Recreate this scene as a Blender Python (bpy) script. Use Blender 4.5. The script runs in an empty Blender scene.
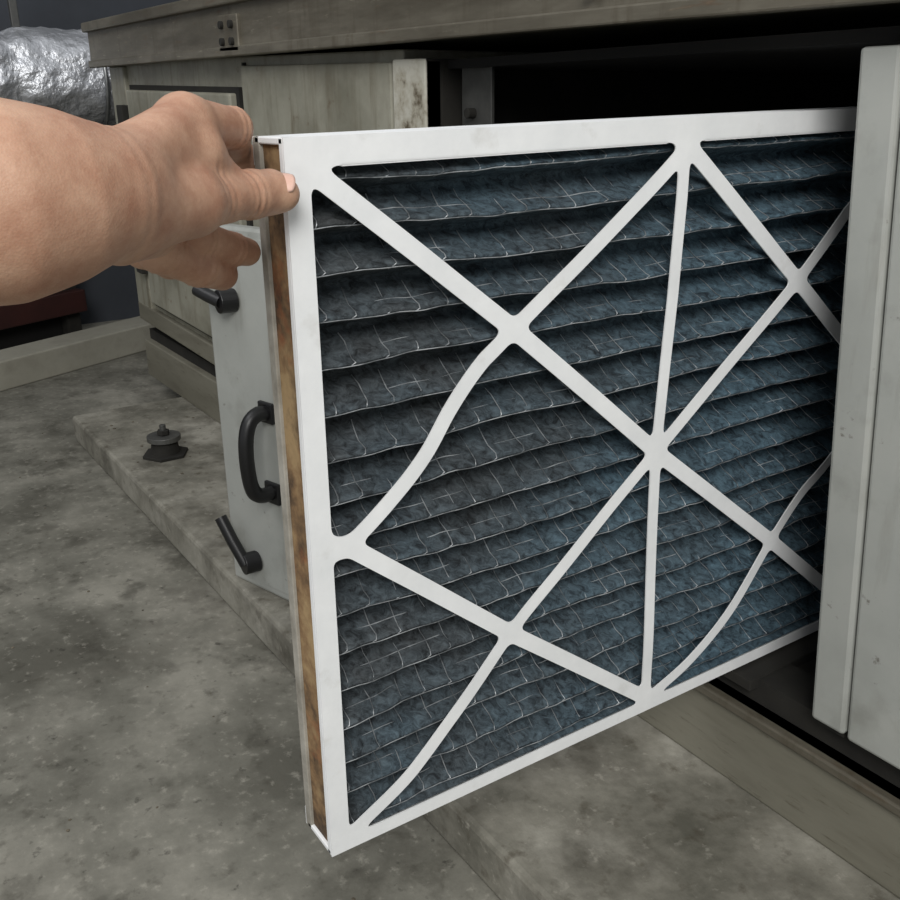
import bpy, bmesh, math, random
import numpy as np
from mathutils import Vector, Matrix, noise
random.seed(4)
SC=bpy.context.scene
def lin(c):
    return tuple(((v/255)/12.92 if v/255<=.04045 else ((v/255+.055)/1.055)**2.4) for v in c)+(1,)
# ---------------------------------------------------------------- camera
R=Vector((0.5584,0.8295,-0.0114)).normalized();F=Vector((-0.7811,0.521,-0.3442)).normalized()
U=R.cross(F).normalized()
CAM=Vector((0.5010,-0.6610,0.5117))
cd=bpy.data.cameras.new('camera');cd.sensor_width=36;cd.lens=37.86;cd.clip_start=.02
co=bpy.data.objects.new('camera',cd);SC.collection.objects.link(co)
M=Matrix((R,U,-F)).transposed().to_4x4();M.translation=CAM
co.matrix_world=M;SC.camera=co
# ---------------------------------------------------------------- materials
def newmat(name):
    m=bpy.data.materials.new(name);m.use_nodes=True
    nt=m.node_tree;b=nt.nodes['Principled BSDF'];return m,nt,b
def mottled(name,cols,scale=8,rough=.6,metal=0,detail=8,bump=.1,bscale=60,speck=None,contrast=(.3,.7),stretch=None,bdist=.002):
    m,nt,b=newmat(name);N=nt.nodes;L=nt.links
    tc=N.new('ShaderNodeTexCoord');mp=N.new('ShaderNodeMapping');L.new(tc.outputs['Object'],mp.inputs[0])
    if stretch: mp.inputs['Scale'].default_value=stretch
    n=N.new('ShaderNodeTexNoise');n.inputs['Scale'].default_value=scale;n.inputs['Detail'].default_value=detail;n.inputs['Roughness'].default_value=.65
    L.new(mp.outputs[0],n.inputs['Vector'])
    r=N.new('ShaderNodeValToRGB');L.new(n.outputs['Fac'],r.inputs[0])
    e=r.color_ramp.elements
    e[0].position=contrast[0];e[0].color=lin(cols[0]);e[1].position=contrast[1];e[1].color=lin(cols[-1])
    for i,c in enumerate(cols[1:-1]):
        x=e.new(contrast[0]+(contrast[1]-contrast[0])*(i+1)/(len(cols)-1));x.color=lin(c)
    out=r.outputs[0]
    if speck:
        for sk in speck:
            sc,lo,hi,c,amt=sk[:5]
            n2=N.new('ShaderNodeTexNoise');n2.inputs['Scale'].default_value=sc;n2.inputs['Detail'].default_value=8;n2.inputs['Roughness'].default_value=.62
            if len(sk)>5:
                mp2=N.new('ShaderNodeMapping');mp2.inputs['Scale'].default_value=sk[5];L.new(tc.outputs['Object'],mp2.inputs[0]);L.new(mp2.outputs[0],n2.inputs['Vector'])
            else: L.new(mp.outputs[0],n2.inputs['Vector'])
            r2=N.new('ShaderNodeMapRange');r2.inputs[1].default_value=lo;r2.inputs[2].default_value=hi;r2.inputs[4].default_value=amt
            L.new(n2.outputs['Fac'],r2.inputs[0])
            mx=N.new('ShaderNodeMix');mx.data_type='RGBA';L.new(r2.outputs[0],mx.inputs[0]);L.new(out,mx.inputs[6]);mx.inputs[7].default_value=lin(c)
            out=mx.outputs[2]
    L.new(out,b.inputs['Base Color'])
    b.inputs['Roughness'].default_value=rough;b.inputs['Metallic'].default_value=metal
    if bump:
        n3=N.new('ShaderNodeTexNoise');n3.inputs['Scale'].default_value=bscale;n3.inputs['Detail'].default_value=6
        L.new(mp.outputs[0],n3.inputs['Vector'])
        bp=N.new('ShaderNodeBump');bp.inputs['Strength'].default_value=bump;bp.inputs['Distance'].default_value=bdist
        L.new(n3.outputs['Fac'],bp.inputs['Height']);L.new(bp.outputs[0],b.inputs['Normal'])
    return m
m_floor=mottled('concrete_floor',[(88,86,77),(116,114,104),(144,141,130)],scale=5,rough=.72,bump=.4,bscale=90,detail=15,contrast=(.36,.64),
    speck=[(3.2,.52,.74,(68,65,55),.55),(14,.53,.68,(48,45,36),.65),(38,.56,.70,(58,54,44),.5),(80,.58,.72,(170,166,154),.45),(55,.62,.72,(36,32,25),.75),(7,.58,.72,(156,152,140),.4)])
m_plinth=mottled('concrete_plinth_mat',[(92,90,80),(126,123,112),(154,151,140)],scale=7,rough=.8,bump=.45,bscale=120,detail=14,contrast=(.36,.64),
    speck=[(9,.50,.68,(60,56,47),.7),(40,.56,.70,(66,58,44),.6),(90,.6,.7,(174,170,158),.4)])
ST_=(6,6,.7)
m_panel=mottled('painted_panel',[(148,150,145),(160,162,157),(169,170,164)],scale=5,rough=.42,bump=.05,bscale=30,
    speck=[(12,.56,.76,(112,112,104),.5),(70,.66,.74,(82,74,62),.75),(8,.56,.78,(110,106,94),.45,ST_)])
m_panel2=mottled('painted_panel_old',[(120,119,105),(144,142,128),(160,158,144)],scale=6,rough=.5,bump=.08,bscale=40,
    speck=[(9,.46,.74,(92,87,72),.65),(50,.62,.74,(92,66,40),.65),(8,.52,.72,(96,86,66),.6,ST_)])
m_roof=mottled('weathered_galvanised',[(80,75,64),(105,100,88),(128,123,110)],scale=6,rough=.5,metal=.25,bump=.15,bscale=50,stretch=(.5,2,3),
    speck=[(60,.62,.73,(180,175,156),.45),(8,.46,.75,(64,58,47),.7),(30,.60,.72,(94,64,38),.55),(7,.54,.74,(70,60,44),.6,ST_)])
m_rail=mottled('base_rail_paint',[(102,99,86),(122,119,106),(137,134,120)],scale=5,rough=.6,bump=.12,bscale=50,stretch=(.5,1,3),
    speck=[(10,.46,.72,(74,69,56),.7),(60,.60,.72,(70,62,48),.6)])
m_jamb=mottled('dirty_jamb',[(86,76,58),(166,161,146),(186,184,172)],scale=14,rough=.6,bump=.2,contrast=(.38,.52))
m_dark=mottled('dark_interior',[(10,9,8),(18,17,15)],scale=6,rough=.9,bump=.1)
m_gap=mottled('dark_gap',[(22,21,18),(40,38,33)],scale=20,rough=.9)
m_black=mottled('black_plastic',[(16,16,17),(24,24,25)],scale=20,rough=.4,bump=.02)
m_steel=mottled('galvanised_steel',[(120,122,122),(165,167,167)],scale=25,rough=.35,metal=.8)
m_steeld=mottled('dull_steel',[(70,70,68),(100,100,97)],scale=25,rough=.5,metal=.5)
m_wall=mottled('dark_wall',[(50,54,60),(62,66,73)],scale=4,rough=.7)
m_red=mottled('dark_red_steel',[(44,24,22),(62,32,28)],scale=8,rough=.55)
m_curb=mottled('curb_paint',[(140,137,124),(164,161,148)],scale=6,rough=.8,speck=[(12,.52,.72,(104,100,88),.5)])
m_white=mottled('white_cardboard',[(226,228,229),(242,243,243)],scale=14,rough=.65,bump=.15,bscale=90,
    speck=[(22,.60,.78,(168,163,150),.4)])
m_brown=mottled('aged_board_edge',[(70,54,38),(132,104,72),(162,136,98)],scale=18,rough=.8,bump=.4,bscale=150,contrast=(.40,.60),
    speck=[(12,.50,.62,(48,36,26),.85),(22,.58,.68,(158,92,52),.55)])
m_grey=mottled('worn_card_rim',[(124,119,108),(176,172,162)],scale=30,rough=.8)
m_wire=mottled('support_wire_metal',[(120,124,127),(205,209,212)],scale=45,rough=.35,metal=.5,bump=0,contrast=(.42,.62))
m_foil=mottled('foil_insulation',[(176,178,182),(216,218,222)],scale=5,rough=.34,metal=.6,bump=.9,bscale=16,bdist=.03)
# media
m_media,nt,b=newmat('pleated_media');N=nt.nodes;L=nt.links
tc=N.new('ShaderNodeTexCoord')
n1=N.new('ShaderNodeTexNoise');n1.inputs['Scale'].default_value=120;n1.inputs['Detail'].default_value=10;n1.inputs['Roughness'].default_value=.78;n1.inputs['Distortion'].default_value=.8
n2=N.new('ShaderNodeTexNoise');n2.inputs['Scale'].default_value=9;n2.inputs['Detail'].default_value=4
for n in(n1,n2): L.new(tc.outputs['Object'],n.inputs['Vector'])
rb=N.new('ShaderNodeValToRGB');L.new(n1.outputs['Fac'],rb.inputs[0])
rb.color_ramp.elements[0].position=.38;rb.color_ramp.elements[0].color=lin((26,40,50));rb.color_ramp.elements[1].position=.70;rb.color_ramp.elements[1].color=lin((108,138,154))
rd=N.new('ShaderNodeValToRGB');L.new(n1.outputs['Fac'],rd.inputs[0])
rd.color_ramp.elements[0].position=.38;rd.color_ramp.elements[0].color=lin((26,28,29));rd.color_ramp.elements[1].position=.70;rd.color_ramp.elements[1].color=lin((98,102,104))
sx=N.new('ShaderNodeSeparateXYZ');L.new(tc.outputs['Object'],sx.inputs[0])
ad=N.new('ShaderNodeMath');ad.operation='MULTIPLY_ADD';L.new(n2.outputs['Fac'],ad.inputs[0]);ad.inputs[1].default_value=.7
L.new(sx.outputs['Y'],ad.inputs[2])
mr=N.new('ShaderNodeMapRange');mr.inputs[1].default_value=-.10;mr.inputs[2].default_value=.34;L.new(ad.outputs[0],mr.inputs[0])  # light from the right painted into the media colour: bluer, brighter toward +Y
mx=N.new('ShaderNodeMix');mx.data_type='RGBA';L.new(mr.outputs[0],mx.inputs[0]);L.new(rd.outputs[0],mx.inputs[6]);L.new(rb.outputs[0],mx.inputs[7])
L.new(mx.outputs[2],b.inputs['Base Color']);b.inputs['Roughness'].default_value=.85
bp=N.new('ShaderNodeBump');bp.inputs['Strength'].default_value=.9;bp.inputs['Distance'].default_value=.002;L.new(n1.outputs['Fac'],bp.inputs['Height']);L.new(bp.outputs[0],b.inputs['Normal'])
# skin
m_skin,nt,b=newmat('skin');N=nt.nodes;L=nt.links
tc=N.new('ShaderNodeTexCoord')
n1=N.new('ShaderNodeTexNoise');n1.inputs['Scale'].default_value=34;n1.inputs['Detail'].default_value=10;n1.inputs['Roughness'].default_value=.68
n2=N.new('ShaderNodeTexVoronoi');n2.inputs['Scale'].default_value=900
n3=N.new('ShaderNodeTexNoise');n3.inputs['Scale'].default_value=160;n3.inputs['Detail'].default_value=8;n3.inputs['Roughness'].default_value=.6
for n in(n1,n2,n3): L.new(tc.outputs['Object'],n.inputs['Vector'])
r=N.new('ShaderNodeValToRGB');L.new(n1.outputs['Fac'],r.inputs[0])
r.color_ramp.elements[0].position=.34;r.color_ramp.elements[0].color=lin((168,122,98));r.color_ramp.elements[1].position=.66;r.color_ramp.elements[1].color=lin((202,163,137))
L.new(r.outputs[0],b.inputs['Base Color']);b.inputs['Roughness'].default_value=.52
b.inputs['Subsurface Weight'].default_value=.05;b.inputs['Subsurface Radius'].default_value=(.01,.004,.002);b.inputs['Subsurface Scale'].default_value=.5
ma=N.new('ShaderNodeMath');ma.operation='MULTIPLY_ADD';L.new(n2.outputs['Distance'],ma.inputs[0]);ma.inputs[1].default_value=.6;L.new(n3.outputs['Fac'],ma.inputs[2])
bp=N.new('ShaderNodeBump');bp.inputs['Strength'].default_value=.25;bp.inputs['Distance'].default_value=.0006;L.new(ma.outputs[0],bp.inputs['Height']);L.new(bp.outputs[0],b.inputs['Normal'])
m_nail=mottled('nail',[(214,170,152),(228,192,176)],scale=30,rough=.28,bump=0)
# ---------------------------------------------------------------- helpers
def mesh_obj(name,verts,faces,mat,parent=None,smooth=False):
    me=bpy.data.meshes.new(name);me.from_pydata([tuple(v) for v in verts],[],faces);me.update()
    o=bpy.data.objects.new(name,me);SC.collection.objects.link(o)
    if mat: me.materials.append(mat)
    if parent: o.parent=parent
    if smooth:
        me.polygons.foreach_set('use_smooth',[True]*len(me.polygons))
    return o
def empty(name):
    o=bpy.data.objects.new(name,None);SC.collection.objects.link(o);return o
BF=[(0,3,2,1),(4,5,6,7),(0,1,5,4),(1,2,6,5),(2,3,7,6),(3,0,4,7)]
def box(name,x0,x1,y0,y1,z0,z1,mat,parent=None,bev=.002,xf=None):
    v=[(x0,y0,z0),(x1,y0,z0),(x1,y1,z0),(x0,y1,z0),(x0,y0,z1),(x1,y0,z1),(x1,y1,z1),(x0,y1,z1)]
    if xf: v=[xf(*p) for p in v]
    o=mesh_obj(name,v,BF,mat,parent)
    if bev:
        m=o.modifiers.new('bevel','BEVEL');m.width=bev;m.segments=2;m.limit_method='ANGLE'
    return o
def tube(name,pts,r,mat,parent=None,cyc=False,res=3):
    cu=bpy.data.curves.new(name,'CURVE');cu.dimensions='3D';cu.bevel_depth=r;cu.bevel_resolution=res;cu.use_fill_caps=True
    s=cu.splines.new('POLY');s.points.add(len(pts)-1)
    for i,p in enumerate(pts): s.points[i].co=(*p,1)
    s.use_cyclic_u=cyc
    o=bpy.data.objects.new(name,cu);SC.collection.objects.link(o);cu.materials.append(mat)
    if parent:o.parent=parent
    return o
def cyl(name,c,r,h,mat,parent=None,axis='Z',seg=28,r2=None,bev=.001):
    bm=bmesh.new();bmesh.ops.create_cone(bm,cap_ends=True,segments=seg,radius1=r,radius2=r if r2 is None else r2,depth=h)
    if axis=='Y': bmesh.ops.rotate(bm,verts=bm.verts,matrix=Matrix.Rotation(math.pi/2,3,'X'))
    if axis=='X': bmesh.ops.rotate(bm,verts=bm.verts,matrix=Matrix.Rotation(math.pi/2,3,'Y'))
    bmesh.ops.translate(bm,verts=bm.verts,vec=c)
    me=bpy.data.meshes.new(name);bm.to_mesh(me);bm.free();me.materials.append(mat)
    o=bpy.data.objects.new(name,me);SC.collection.objects.link(o)
    if parent:o.parent=parent
    m=o.modifiers.new('b','BEVEL');m.width=bev;m.segments=2;m.limit_method='ANGLE'
    return o
# ---------------------------------------------------------------- shell
FZ=-.185;PZ=-.127
box('floor',-2.9,3,-3,2.2,FZ-.1,FZ,m_floor,bev=0)
box('wall_far',-2.95,-2.85,-3,2.2,FZ,2.2,m_wall,bev=0)
box('wall_back',-2.85,3,2.1,2.2,FZ,2.2,m_wall,bev=0)
box('concrete_plinth',-1.62,2.2,-.25,1.0,FZ,PZ,m_plinth,bev=.006)
cdir=Vector((-.43,.90,0)).normalized();cn=Vector((.90,.43,0)).normalized()
p0=Vector((-2.13,-.32,0))
def obox(name,a,b,th,z0,z1,mat,parent=None,bev=.004):
    d=(b-a).normalized();n=Vector((d.y,-d.x,0))
    q=[a,b,b-n*th,a-n*th]
    v=[(p.x,p.y,z0) for p in q]+[(p.x,p.y,z1) for p in q]
    o=mesh_obj(name,v,BF,mat,parent)
    bm=bmesh.new();bm.from_mesh(o.data);bmesh.ops.recalc_face_normals(bm,faces=bm.faces);bm.to_mesh(o.data);bm.free()
    m=o.modifiers.new('bevel','BEVEL');m.width=bev;m.segments=2
    return o
obox('concrete_curb',p0-cdir*1.8,p0+cdir*.9,.12,FZ,FZ+.078,m_curb)
rk=empty('storage_rack')
for i,(z0,z1,m) in enumerate([(-.10,-.03,m_red),(.09,.13,m_red),(.36,.40,m_red)]):
    a=p0-cn*.30-cdir*1.7;bb=p0-cn*.30+cdir*.55
    obox('beam_%d'%i,a,bb,.04,z0,z1,m,rk)
for i,t in enumerate((-1.7,-.6,.5)):
    a=p0-cn*.34+cdir*t
    obox('post_%d'%i,a,a+cdir*.05,.04,FZ,.62,m_gap,rk)
a=p0-cn*.37-cdir*1.7
obox('back_sheet',a,a+cdir*2.2,.01,FZ,.62,m_dark,rk)
du=empty('foil_insulated_duct')
V=[];Fc=[];nu,nv=90,40
for i in range(nu+1):
    y=-1.4+1.9*i/nu
    for j in range(nv):
        a=2*math.pi*j/nv
        rr=.125+.012*noise.noise(Vector((y*9,math.cos(a)*2,math.sin(a)*2)))+.008*noise.noise(Vector((y*30,math.cos(a)*5,math.sin(a)*5)))-(.012 if i%15==0 else 0)
        V.append((-2.38+rr*math.cos(a),y,.585+rr*math.sin(a)))
for i in range(nu):
    for j in range(nv):
        Fc.append((i*nv+j,i*nv+(j+1)%nv,(i+1)*nv+(j+1)%nv,(i+1)*nv+j))
mesh_obj('duct_wrap',V,Fc,m_foil,du,True)
for k in(-.75,-.35,.09):
    tube('strap',[( -2.38+.134*math.cos(t*math.pi/12),k,.585+.134*math.sin(t*math.pi/12)) for t in range(24)],.006,m_steel,du,True)
for y in(-1.2,-.1): box('hanger',-2.39,-2.37,y,y+.02,.71,2.2,m_steeld,du)
# ---------------------------------------------------------------- air handling unit
ah=empty('air_handling_unit')
K=.026
def sh(x,y,z):
    return (x,y,z-K*min(x,0)*1.0)
def shl(x,y,z):
    return (x-.065*(z+.01) ,y,z)
XL=-1.86
box('base_rail',XL,2.0,-.004,.05,PZ,-.035,m_rail,ah,.003)
box('base_rail_lip',-.9,2.0,-.010,.02,-.045,-.035,m_roof,ah,.002)
box('sill_gap',XL,2.0,.012,.06,-.036,-.010,m_gap,ah,0,)
box('unit_floor_pan',XL+.02,2.0,.05,.95,-.06,-.018,m_gap,ah,0)
box('body_left',XL,-.59,.004,.95,-.012,.56,m_panel2,ah,.003,sh)
box('frame_post_end',XL-.004,XL+.10,-.006,.05,-.02,.55,m_panel2,ah,.003,sh)
box('section_lower_frame',XL,-.6,-.008,.03,-.03,.012,m_rail,ah,.003,sh)
box('end_door_gasket',-1.735,-1.115,-.003,.01,.025,.512,m_gap,ah,.001,sh)
box('end_door_leaf',-1.722,-1.128,-.016,.008,.035,.502,m_panel2,ah,.004,sh)
box('section_seam',-1.098,-1.09,-.001,.01,-.01,.55,m_gap,ah,0,sh)
box('mid_panel',-1.088,-.602,-.008,.01,.0,.545,m_panel2,ah,.003,sh)
for z in(.1,.25,.42): box('hinge',-1.775,-1.735,-.026,-.006,z,z+.05,m_gap,ah,.002,sh)
box('latch_plate',-1.60,-1.57,-.03,-.014,.20,.27,m_black,ah,.003,sh)
box('jamb',-.592,-.515,-.012,.012,-.01,.548,m_jamb,ah,.003,sh)
box('jamb_return',-.53,-.515,-.01,.95,-.01,.548,m_gap,ah,.001,sh)
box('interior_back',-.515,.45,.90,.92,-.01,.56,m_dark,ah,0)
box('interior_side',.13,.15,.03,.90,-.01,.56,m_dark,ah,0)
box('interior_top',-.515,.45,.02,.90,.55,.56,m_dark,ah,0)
box('lower_slide_rail',-.06,.02,.0,.85,-.019,-.008,m_gap,ah,.001)
box('bracket_plate',-.50,-.44,.03,.035,.44,.54,m_steeld,ah,.001,sh)
cyl('bracket_bolt',(-.475,.025,.50),.006,.012,m_gap,ah,'Y')
cyl('bracket_bolt_2',(-.455,.025,.475),.006,.012,m_gap,ah,'Y')
box('right_panel_edge',.092,.124,-.008,.02,-.002,.546,m_panel,ah,.003,shl)
box('right_panel_leaf',.1255,1.6,-.005,.02,-.006,.546,m_panel,ah,.003,lambda x,y,z:(x-(.065*(z+.01) if x<.5 else 0),y,z))
box('right_inner_return',.094,.12,.0,.12,-.01,.546,m_gap,ah,.001,shl)
box('roof_fascia',XL-.06,2.0,-.030,.98,.552,.640,m_roof,ah,.004,sh)
box('roof_lower_lip',XL-.06,2.0,-.036,-.02,.547,.562,m_roof,ah,.002,sh)
box('roof_upper_lip',XL-.06,2.0,-.042,.0,.622,.642,m_roof,ah,.003,sh)
box('roof_seam_cover',-1.10,-1.02,-.036,-.02,.565,.62,m_roof,ah,.002,sh)
for i,(x,z) in enumerate([(-1.08,.58),(-1.04,.58),(-1.08,.605),(-1.04,.605),(-.2,.60),(.1,.6),(.3,.6)]):
    cyl('bolt_%d'%i,(x,-.038,z-K*min(x,0)),.006,.008,m_gap,ah,'Y')
# ---------------------------------------------------------------- filter
fl=empty('pleated_air_filter')
Y0,Y1,H=-.434,.186,.495
TH=.042
def wz(y,z): return z+(y-Y0)*(.017*z/H-.009*(1-z/H))
def wbox(name,x0,x1,y0,y1,z0,z1,mat,bev=.0008):
    return box(name,x0,x1,y0,y1,z0,z1,mat,fl,bev,lambda x,y,z:(x,y,wz(y,z)))
def rail(name,y0,y1,z0,z1,mat=m_white):
    return wbox(name,-TH+.003,-.0012,y0,y1,z0,z1,mat)
rail('side_board',Y0+.0025,Y0+.007,.002,H-.002,m_brown)
rail('side_board_inner',Y1-.005,Y1,0,H)
rail('top_board',Y0,Y1,H-.004,H)
rail('bottom_board',Y0,Y1,0,.004)
wbox('back_rim_side',-TH,-TH+.009,Y0,Y0+.016,0,H,m_grey)
wbox('front_rim_side',-.006,-.0008,Y0,Y0+.008,0,H,m_white,.0006)
for nm,a in (('back_flange_top',(Y0,Y1,H-.016,H)),('back_flange_bottom',(Y0,Y1,0,.016)),('back_flange_in',(Y1-.016,Y1,0,H))):
    wbox(nm,-TH,-TH+.001,*a,m_white,0)
ST=.0015
gy=np.arange(Y0,Y1+ST/2,ST);gz=np.arange(0,H+ST/2,ST)
YY,ZZ=np.meshgrid(gy,gz,indexing='ij')
def seg(a,b,w):
    ax,az=a;bx,bz=b;dx,dz=bx-ax,bz-az
    t=np.clip(((YY-ax)*dx+(ZZ-az)*dz)/(dx*dx+dz*dz),0,1)
    return np.hypot(YY-ax-t*dx,ZZ-az-t*dz)-w
def smooth_line(P,n=8):
    out=[]
    P=[P[0]]+P+[P[-1]]
    for i in range(1,len(P)-2):
        for k in range(n):
            t=k/n
            q=[]
            for c in(0,1):
                a,b_,c_,d=P[i-1][c],P[i][c],P[i+1][c],P[i+2][c]
                q.append(.5*((2*b_)+(-a+c_)*t+(2*a-5*b_+4*c_-d)*t*t+(-a+3*b_-3*c_+d)*t**3))
            out.append(tuple(q))
    out.append(P[-1]);return out
def poly(P,w=.0063,sm=False):
    if sm:P=smooth_line(P)
    d=None
    for a,b_ in zip(P[:-1],P[1:]):
        s=seg(a,b_,w);d=s if d is None else np.minimum(d,s)
    return d
strips=[
 poly([(-.426,.486),(-.417,.476),(-.272,.364),(-.129,.246),(.032,.125),(.18,.010)]),
 poly([(-.124,.484),(-.126,.468),(-.275,.364),(-.302,.345),(-.326,.320),(-.347,.292),(-.371,.269),(-.406,.243),(-.426,.24)],.0056,sm=True),
 poly([(-.426,.247),(-.406,.24),(-.274,.131),(-.121,.014)]),
 poly([(-.426,.004),(-.415,.014),(-.375,.036),(-.353,.053),(-.321,.084),(-.274,.131),(-.216,.178),(-.129,.246)],.0054,sm=True),
 poly([(-.129,.246),(.028,.3625),(.083,.412),(.18,.484)],.0056),
 poly([(-.124,.482),(.028,.3625),(.18,.243)]),
 poly([(-.119,.008),(-.115,.013),(-.065,.033),(-.016,.068),(.032,.125),(.069,.162),(.107,.187),(.18,.247)],.0050,sm=True),
 poly([(-.119,.488),(-.122,.369),(-.129,.248),(-.125,.130),(-.120,.008)],.0054),
]
fr=np.minimum.reduce([YY-(Y0+.0150),(Y1-.0155)-YY,ZZ-.0110,(H-.0165)-ZZ])
D=fr
k=.006
for s in strips:
    h=np.clip(.5+.5*(s-D)/k,0,1);D=s*(1-h)+D*h-k*h*(1-h)
verts={};VL=[];FL=[]
def gv(key,p):
    if key not in verts: verts[key]=len(VL);VL.append((0,p[0],p[1]))
    return verts[key]
ins=D<0
cnt=ins[:-1,:-1].astype(int)+ins[1:,:-1]+ins[1:,1:]+ins[:-1,1:]
for i,j in zip(*np.nonzero(cnt)):
    i=int(i);j=int(j)
    cs=[(i,j),(i+1,j),(i+1,j+1),(i,j+1)]
    pl_=[]
    for a in range(4):
        c=cs[a];n_=cs[(a+1)%4]
        dc=D[c];dn=D[n_]
        if dc<0: pl_.append(gv((c,c),(gy[c[0]],gz[c[1]])))
        if (dc<0)!=(dn<0):
            t=dc/(dc-dn) if c<n_ else dn/(dn-dc)
            lo_,hi_=min(c,n_),max(c,n_)
            pl_.append(gv((lo_,hi_),(gy[lo_[0]]+(gy[hi_[0]]-gy[lo_[0]])*t,gz[lo_[1]]+(gz[hi_[1]]-gz[lo_[1]])*t)))
    if len(pl_)>=3 and len(set(pl_))==len(pl_): FL.append(pl_)
for q in range(len(VL)):
    x,y,z=VL[q]
    e=min(y-Y0,Y1-y,z,H-z)
    w=min(max((e-.015)/.04,0),1)
    VL[q]=(w*(.0012*noise.noise(Vector((y*12,z*12,3)))+.0006),y,wz(y,z))
lt=mesh_obj('lattice_face',VL,FL,m_white,fl)
sm=lt.modifiers.new('t','SOLIDIFY');sm.thickness=.0011;sm.offset=0
# media
NP=17;pz0=.005;pitch=(H-.010)/NP
prof=[(0,-.0408),(.10,-.034),(.20,-.022),(.30,-.011),(.36,-.0058),(.41,-.0048),(.47,-.009),(.58,-.018),(.71,-.027),(.86,-.036)]
rows=[]
for i in range(NP):
    for f,x in prof: rows.append((pz0+(i+f)*pitch,x,i,f))
rows.append((pz0+NP*pitch,-.0408,NP,0))
NYS=300;mv=[]
def mpt(y,z,x,i,f):
    amp=math.sin(min(f,1)*math.pi)**.7 if f>0 else 0
    dz=.0024*noise.noise(Vector((y*9,i*3.7,1)))+.0014*noise.noise(Vector((y*45,i*5.1,2)))
    dx=.0040*noise.noise(Vector((y*16,i*2.3,7)))+.0013*noise.noise(Vector((y*70,z*70,5)))
    dz+=-.0018*math.sin((y-Y0)/(Y1-Y0)*math.pi*2+i*.8)
    xx=min(x+amp*(dx-.0015),-.0035)
    zz=min(max(z+(.25+.75*amp)*dz,.004),H-.005)
    return Vector((xx,y,wz(y,zz)))
for (z,x,i,f) in rows:
    for j in range(NYS+1):
        y=Y0+.008+(Y1-Y0-.016)*j/NYS
        mv.append(mpt(y,z,x,i,f))
mf=[]
for a in range(len(rows)-1):
    for j in range(NYS):
        q=a*(NYS+1)+j
        mf.append((q,q+1,q+NYS+2,q+NYS+1))
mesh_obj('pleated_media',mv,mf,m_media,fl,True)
# glued end flaps of the media behind the bottom lip
ev=[];ef=[]
for j in range(61):
    y=Y0+.008+(Y1-Y0-.016)*j/60
    for (x,z) in ((-.0030,.0098),(-.015,.0125+.0012*noise.noise(Vector((y*40,0,0)))),(-.0385,.0075)): ev.append((x,y,wz(y,z)))
for j in range(60):
    for q in (0,1): ef.append((j*3+q,j*3+3+q,j*3+4+q,j*3+1+q))
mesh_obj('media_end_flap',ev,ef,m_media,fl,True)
cu=bpy.data.curves.new('support_wires','CURVE');cu.dimensions='3D';cu.bevel_depth=.00038;cu.bevel_resolution=1
def addsp(P):
    s=cu.splines.new('POLY');s.points.add(len(P)-1)
    for q,p in enumerate(P): s.points[q].co=(*p,1)
def at(row,j): return mv[row*(NYS+1)+j]
npf=len(prof)
for i in range(NP):
    for (rw,off,am) in ((4,.0007,.0010),(7,-.0002,.0012)):
        P=[];a=i*npf+rw
        for j in range(0,NYS+1,3):
            v=at(a,j);o_=off+am*noise.noise(Vector((v.y*30,i*9.1,rw)))
            P.append((min(v.x+o_,-.0025),v.y,v.z-.0002+(o_ if rw>5 else 0)))
        addsp(P)
for c in range(27):
    j0=5+c*11
    for i in range(NP):
        P=[]
        for rw in range(3,npf):
            a=i*npf+rw
            j=min(NYS,int(j0+ (rw-2)*.7+ (i%3)*1.0 + 4*noise.noise(Vector((i*1.3,c*2.1,0)))))
            v=at(a,max(j,0));off=.0001+.0014*noise.noise(Vector((i*3.3,c*1.7,rw*.5)))
            P.append((min(v.x+off,-.0025),v.y,v.z+off*.7))
        addsp(P)
wo=bpy.data.objects.new('support_wires',cu);SC.collection.objects.link(wo);cu.materials.append(m_wire);wo.parent=fl
# ---------------------------------------------------------------- removed access door standing on the plinth
ad_=empty('access_door')
A=Vector((-.690,-.243,PZ));dd=Vector((.119,.033,0)).normalized();nn=Vector((dd.y,-dd.x,0))
def dl(s,n,z): 
    p=A+dd*s+nn*n
    return (p.x,p.y,z)
HD=.50
def dbox(name,s0,s1,n0,n1,z0,z1,mat,bev=.002):
    return box(name,s0,s1,-n1,-n0,z0,z1,mat,ad_,bev,lambda x,y,z:dl(x,-y,z))
dbox('leaf',0,.46,-.022,0,PZ,PZ+HD,m_panel,.004)
dbox('leaf_inset',.012,.45,0,.001,PZ+.012,PZ+HD-.012,m_panel,.0005)
s=.108
hp=[(.0,.142),(.016,.145),(.030,.138),(.038,.118),(.040,.088),(.037,.056),(.030,.040),(.016,.034),(0,.036)]
tube('pull_handle',[dl(s,a,z) for a,z in smooth_line(hp,5)],.010,m_black,ad_)
dbox('handle_foot_top',s-.014,s+.014,0,.006,.130,.158,m_black)
dbox('handle_foot_bottom',s-.014,s+.014,0,.006,.018,.048,m_black)
def lever(name,s,z,p1):
    c=dl(s,.010,z);cyl(name+'_hub',c,.015,.022,m_black,ad_,'Y')
    tube(name+'_arm',[dl(s,.018,z),dl(s+p1[0]*.5,.022,z+p1[1]*.5),dl(s+p1[0],.024,z+p1[1])],.0085,m_black,ad_)
lever('lower_latch',.055,-.083,(-.04,.062))
lever('upper_latch',.055,.282,(-.04,.012))
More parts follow.
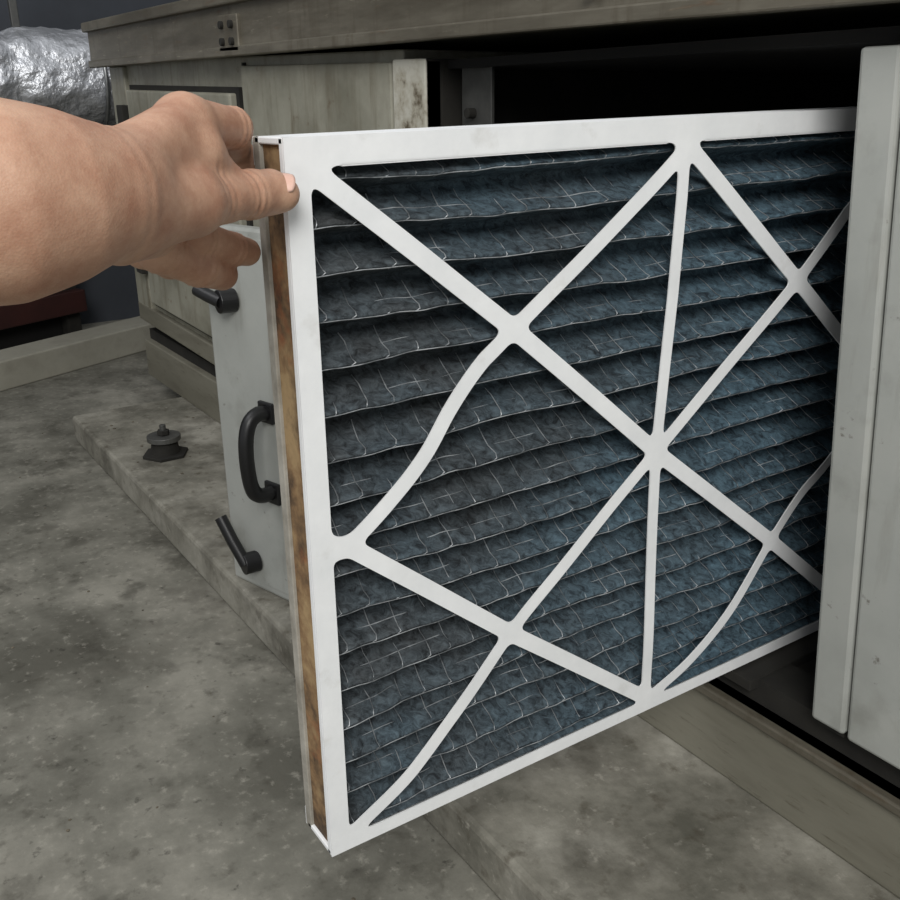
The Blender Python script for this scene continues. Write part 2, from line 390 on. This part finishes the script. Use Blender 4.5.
# ---------------------------------------------------------------- mount on plinth
sp=empty('anti_vibration_mount')
cx,cy=-1.25,-.16
cyl('base_plate',(cx,cy,PZ+.003),.045,.006,m_gap,sp,seg=6)
cyl('housing',(cx,cy,PZ+.018),.028,.026,m_gap,sp,r2=.024)
cyl('cap',(cx,cy,PZ+.036),.032,.01,m_steeld,sp)
cyl('stud',(cx,cy,PZ+.050),.006,.024,m_steeld,sp)
cyl('nut',(cx,cy,PZ+.047),.012,.009,m_gap,sp,seg=6)
# debris
bm=bmesh.new()
def chip(x,y,z,s):
    g=bmesh.ops.create_icosphere(bm,subdivisions=1,radius=s)
    for v in g['verts']:
        v.co=Vector((v.co.x*random.uniform(.7,1.4),v.co.y*random.uniform(.7,1.4),v.co.z*.35))+Vector((x,y,z+s*.25))
for _ in range(50): chip(random.uniform(-1.5,-.4),random.uniform(-.24,-.02),PZ,random.uniform(.0015,.004))
for _ in range(70): chip(random.uniform(-1.9,.3),random.uniform(-.9,-.27),FZ,random.uniform(.0008,.0026))
me=bpy.data.meshes.new('floor_debris');bm.to_mesh(me);bm.free()
m_chip=mottled('debris_mat',[(50,44,34),(120,112,96)],scale=30,rough=.9)
me.materials.append(m_chip);o=bpy.data.objects.new('floor_debris',me);SC.collection.objects.link(o)
# ---------------------------------------------------------------- hand: skeleton in millimetres (x along the forearm, y up, z toward the thumb side)
OFF=np.array([-.110,.150,-.520],dtype=np.float32)   # grip point = origin of the hand object
def J(x,y,z,r): return (np.array([x,y,z],dtype=np.float32)*1e-3-OFF,r*1e-3)
arm=[J(-272,78,-330,41.0),J(-214,90,-355,39.5),J(-178,98,-375,37.0),J(-161,104,-390,30.8),J(-148,110,-405,23.5),J(-144,114,-415,21.0)]
palm=[[J(-145,116,-410,19.0),J(-130,159,-462,13.5)],[J(-147,115,-415,22.0),J(-140,153,-485,14.0)],
      [J(-147,112,-415,22.0),J(-151,145,-503,14.0)],[J(-147,107,-415,21.0),J(-164,134,-513,14.0)],
      [J(-139,132,-440,16.0),J(-124,145,-462,13.0)],[J(-124,145,-462,13.0),J(-116,141,-480,8.5)],
      [J(-148,98,-422,15.0),J(-152,113,-480,15.5)],[J(-143,104,-415,18.0),J(-125,119,-452,15.5)],
      [J(-140,115,-392,7.0),J(-129,154,-448,5.5)],[J(-138,105,-392,7.0),J(-122,117,-437,6.0)]]
thumb=[J(-141,106,-420,17.0),J(-124,118,-452,15.0),J(-114,126,-475,11.4),J(-104,134,-496,12.1),J(-96,138,-507,11.3),J(-90,138,-510,9.2)]
fing=[[J(-130,159,-462,14.0),J(-115,170,-500,10.4),J(-128,179,-563,9.0),J(-113,166,-577,7.8)],
      [J(-140,153,-485,14.0),J(-140,117,-522,10.4),J(-127,117,-552,9.4),J(-121,118,-564,8.3)],
      [J(-151,145,-503,14.0),J(-156,107,-508,11.8),J(-141,103,-532,11.0),J(-135,104,-560,9.6)],
      [J(-164,134,-513,13.5),J(-174,113,-535,10.0),J(-168,112,-568,9.0),J(-161,114,-585,8.0)]]
VX=.0014
lo=np.array([-.33,.025,-.600])-OFF;hi=np.array([-.075,.205,-.275])-OFF
nx,ny_,nz_=[int(v) for v in np.ceil((hi-lo)/VX)]
gx=[lo[i]+VX*np.arange(n+1) for i,n in enumerate((nx,ny_,nz_))]
G=np.stack(np.meshgrid(*gx,indexing='ij'),-1).astype(np.float32)
def cap(a,b):
    (pa,ra),(pb,rb)=a,b
    d=pb-pa;t=np.clip(((G-pa)@d)/(d@d),0,1)
    q=G-pa-t[...,None]*d
    return (np.sqrt((q*q).sum(-1))-(ra+(rb-ra)*t)).astype(np.float32)
def smin(a,b,k):
    h=np.clip(.5+.5*(b-a)/k,0,1);return b*(1-h)+a*h-k*h*(1-h)
def chain(c,k=.003):
    d=None
    for a,b in zip(c[:-1],c[1:]):
        s=cap(a,b);d=s if d is None else smin(d,s,k)
    return d
base=chain(arm,.012)
for pr in palm: base=smin(base,cap(*pr),.007)
D3=smin(base,chain(thumb,.004),.006)
for f_ in fing: D3=np.minimum(D3,smin(base,chain(f_,.003),.006))
def crease(j0,j1,at_,amp=.0006,per=.0046,wid=.006):
    p=j0[0]+(j1[0]-j0[0])*at_;r=j0[1]+(j1[1]-j0[1])*at_
    ax=(j1[0]-j0[0]);ax=ax/np.linalg.norm(ax)
    q=G-p;s_=q@ax;d2=(q*q).sum(-1)
    D3[...]+= (amp*np.cos(s_*2*np.pi/per)*np.exp(-(s_/wid)**2)*np.exp(-(d2/(1.7*r)**2)**2)).astype(np.float32)
crease(thumb[2],thumb[4],.45,.0008)
crease(thumb[0],thumb[2],.85,.0005,.0055,.007)
crease(fing[0][0],fing[0][1],.97,.0007)
crease(fing[1][1],fing[1][2],.05,.0006);crease(fing[1][1],fing[1][2],.98,.0006)
crease(fing[2][1],fing[2][2],.1,.0007);crease(fing[2][1],fing[2][2],.98,.0006)
crease(arm[3],arm[5],.72,.0003,.009,.008)
S=D3<0
c8=[(i,j,k_) for i in(0,1) for j in(0,1) for k_ in(0,1)]
shp=(nx,ny_,nz_)
acc=np.zeros(shp+(3,),np.float32);cn8=np.zeros(shp,np.float32)
for a in c8:
    for ax in range(3):
        if a[ax]==0:
            b=list(a);b[ax]=1
            sa=tuple(slice(a[q],a[q]+shp[q]) for q in range(3));sb=tuple(slice(b[q],b[q]+shp[q]) for q in range(3))
            va,vb=D3[sa],D3[sb];cr=(va<0)!=(vb<0)
            t=np.where(cr,va/np.where(cr,va-vb,1),0)
            for q in range(3):
                acc[...,q]+=np.where(cr,(a[q]+(t if q==ax else 0)),0)
            cn8+=cr
act=cn8>0
idx=-np.ones(shp,int);idx[act]=np.arange(act.sum())
cells=np.argwhere(act)
P3=lo+VX*(cells+acc[act]/cn8[act][:,None])
quads=[]
for ax in range(3):
    o1,o2=[(1,2),(2,0),(0,1)][ax]
    sl=[slice(1,shp[q]) for q in range(3)];sl[ax]=slice(0,shp[ax])
    s2=list(sl);s2[ax]=slice(1,shp[ax]+1)
    A0=S[tuple(sl)];A1=S[tuple(s2)]
    cr=np.argwhere(A0!=A1)
    base_i=cr+np.array([0 if q==ax else 1 for q in range(3)])
    fl_=A0[tuple(cr.T)]
    e1=np.zeros(3,int);e1[o1]=1;e2=np.zeros(3,int);e2[o2]=1
    q4=[base_i-e1-e2,base_i-e2,base_i,base_i-e1]
    ids=np.stack([idx[tuple(q.T)] for q in q4],1)
    ids[~fl_]=ids[~fl_][:,::-1]
    quads.append(ids)
quads=np.concatenate(quads)
hand=mesh_obj('human_hand',P3.tolist(),[tuple(q) for q in quads.tolist()],m_skin,None,True)
HM=Matrix(((0.5584,-0.2796,0.7811),(0.8295,0.2011,-0.5210),(-0.0114,0.9388,0.3442))).to_4x4()
HM.translation=Vector((-.0085,-.4512,.4748))
hand.matrix_world=HM
ms=hand.modifiers.new('s','SMOOTH');ms.factor=.5;ms.iterations=3
nv_=[];nf=[]
c=Vector((-.0905,.1390,-.510))-Vector(OFF.tolist());ux=Vector((1,.0,-.12)).normalized()
nrm=Vector((.22,.40,1)).normalized();uy=nrm.cross(ux).normalized();nrm=ux.cross(uy).normalized()
for i in range(11):
    for j in range(11):
        s_=(i/10-.5)*2;t_=(j/10-.5)*2
        xx=s_*math.sqrt(1-.35*t_*t_);yy=t_*math.sqrt(1-.35*s_*s_)
        ang=yy*.68
        nv_.append(c+ux*(xx*.0076)+uy*(.0101*math.sin(ang))+nrm*(.0101*math.cos(ang)+.0004-.0012*xx*xx))
for i in range(10):
    for j in range(10):
        q=i*11+j;nf.append((q,q+11,q+12,q+1))
nl=mesh_obj('thumb_nail',nv_,nf,m_nail,hand,True)
so=nl.modifiers.new('t','SOLIDIFY');so.thickness=.0006
# ---------------------------------------------------------------- light
w=bpy.data.worlds.new('world');SC.world=w;w.use_nodes=True
bg=w.node_tree.nodes['Background'];bg.inputs[0].default_value=(.93,.96,1,1);bg.inputs[1].default_value=.47
def area(name,loc,target,size,en,col=(1,1,1)):
    l=bpy.data.lights.new(name,'AREA');l.energy=en;l.size=size;l.color=col
    o=bpy.data.objects.new(name,l);SC.collection.objects.link(o);o.location=loc
    o.rotation_euler=(Vector(target)-Vector(loc)).to_track_quat('-Z','Y').to_euler()
area('daylight_opening',(2.2,-1.8,2.2),(0,-.2,.2),1.4,84,(1,.985,.955))
area('ceiling_light',(-.8,-1.6,2.6),(-.8,-.4,0),1.4,20,(.98,.98,1))
SC.view_settings.view_transform='Standard'
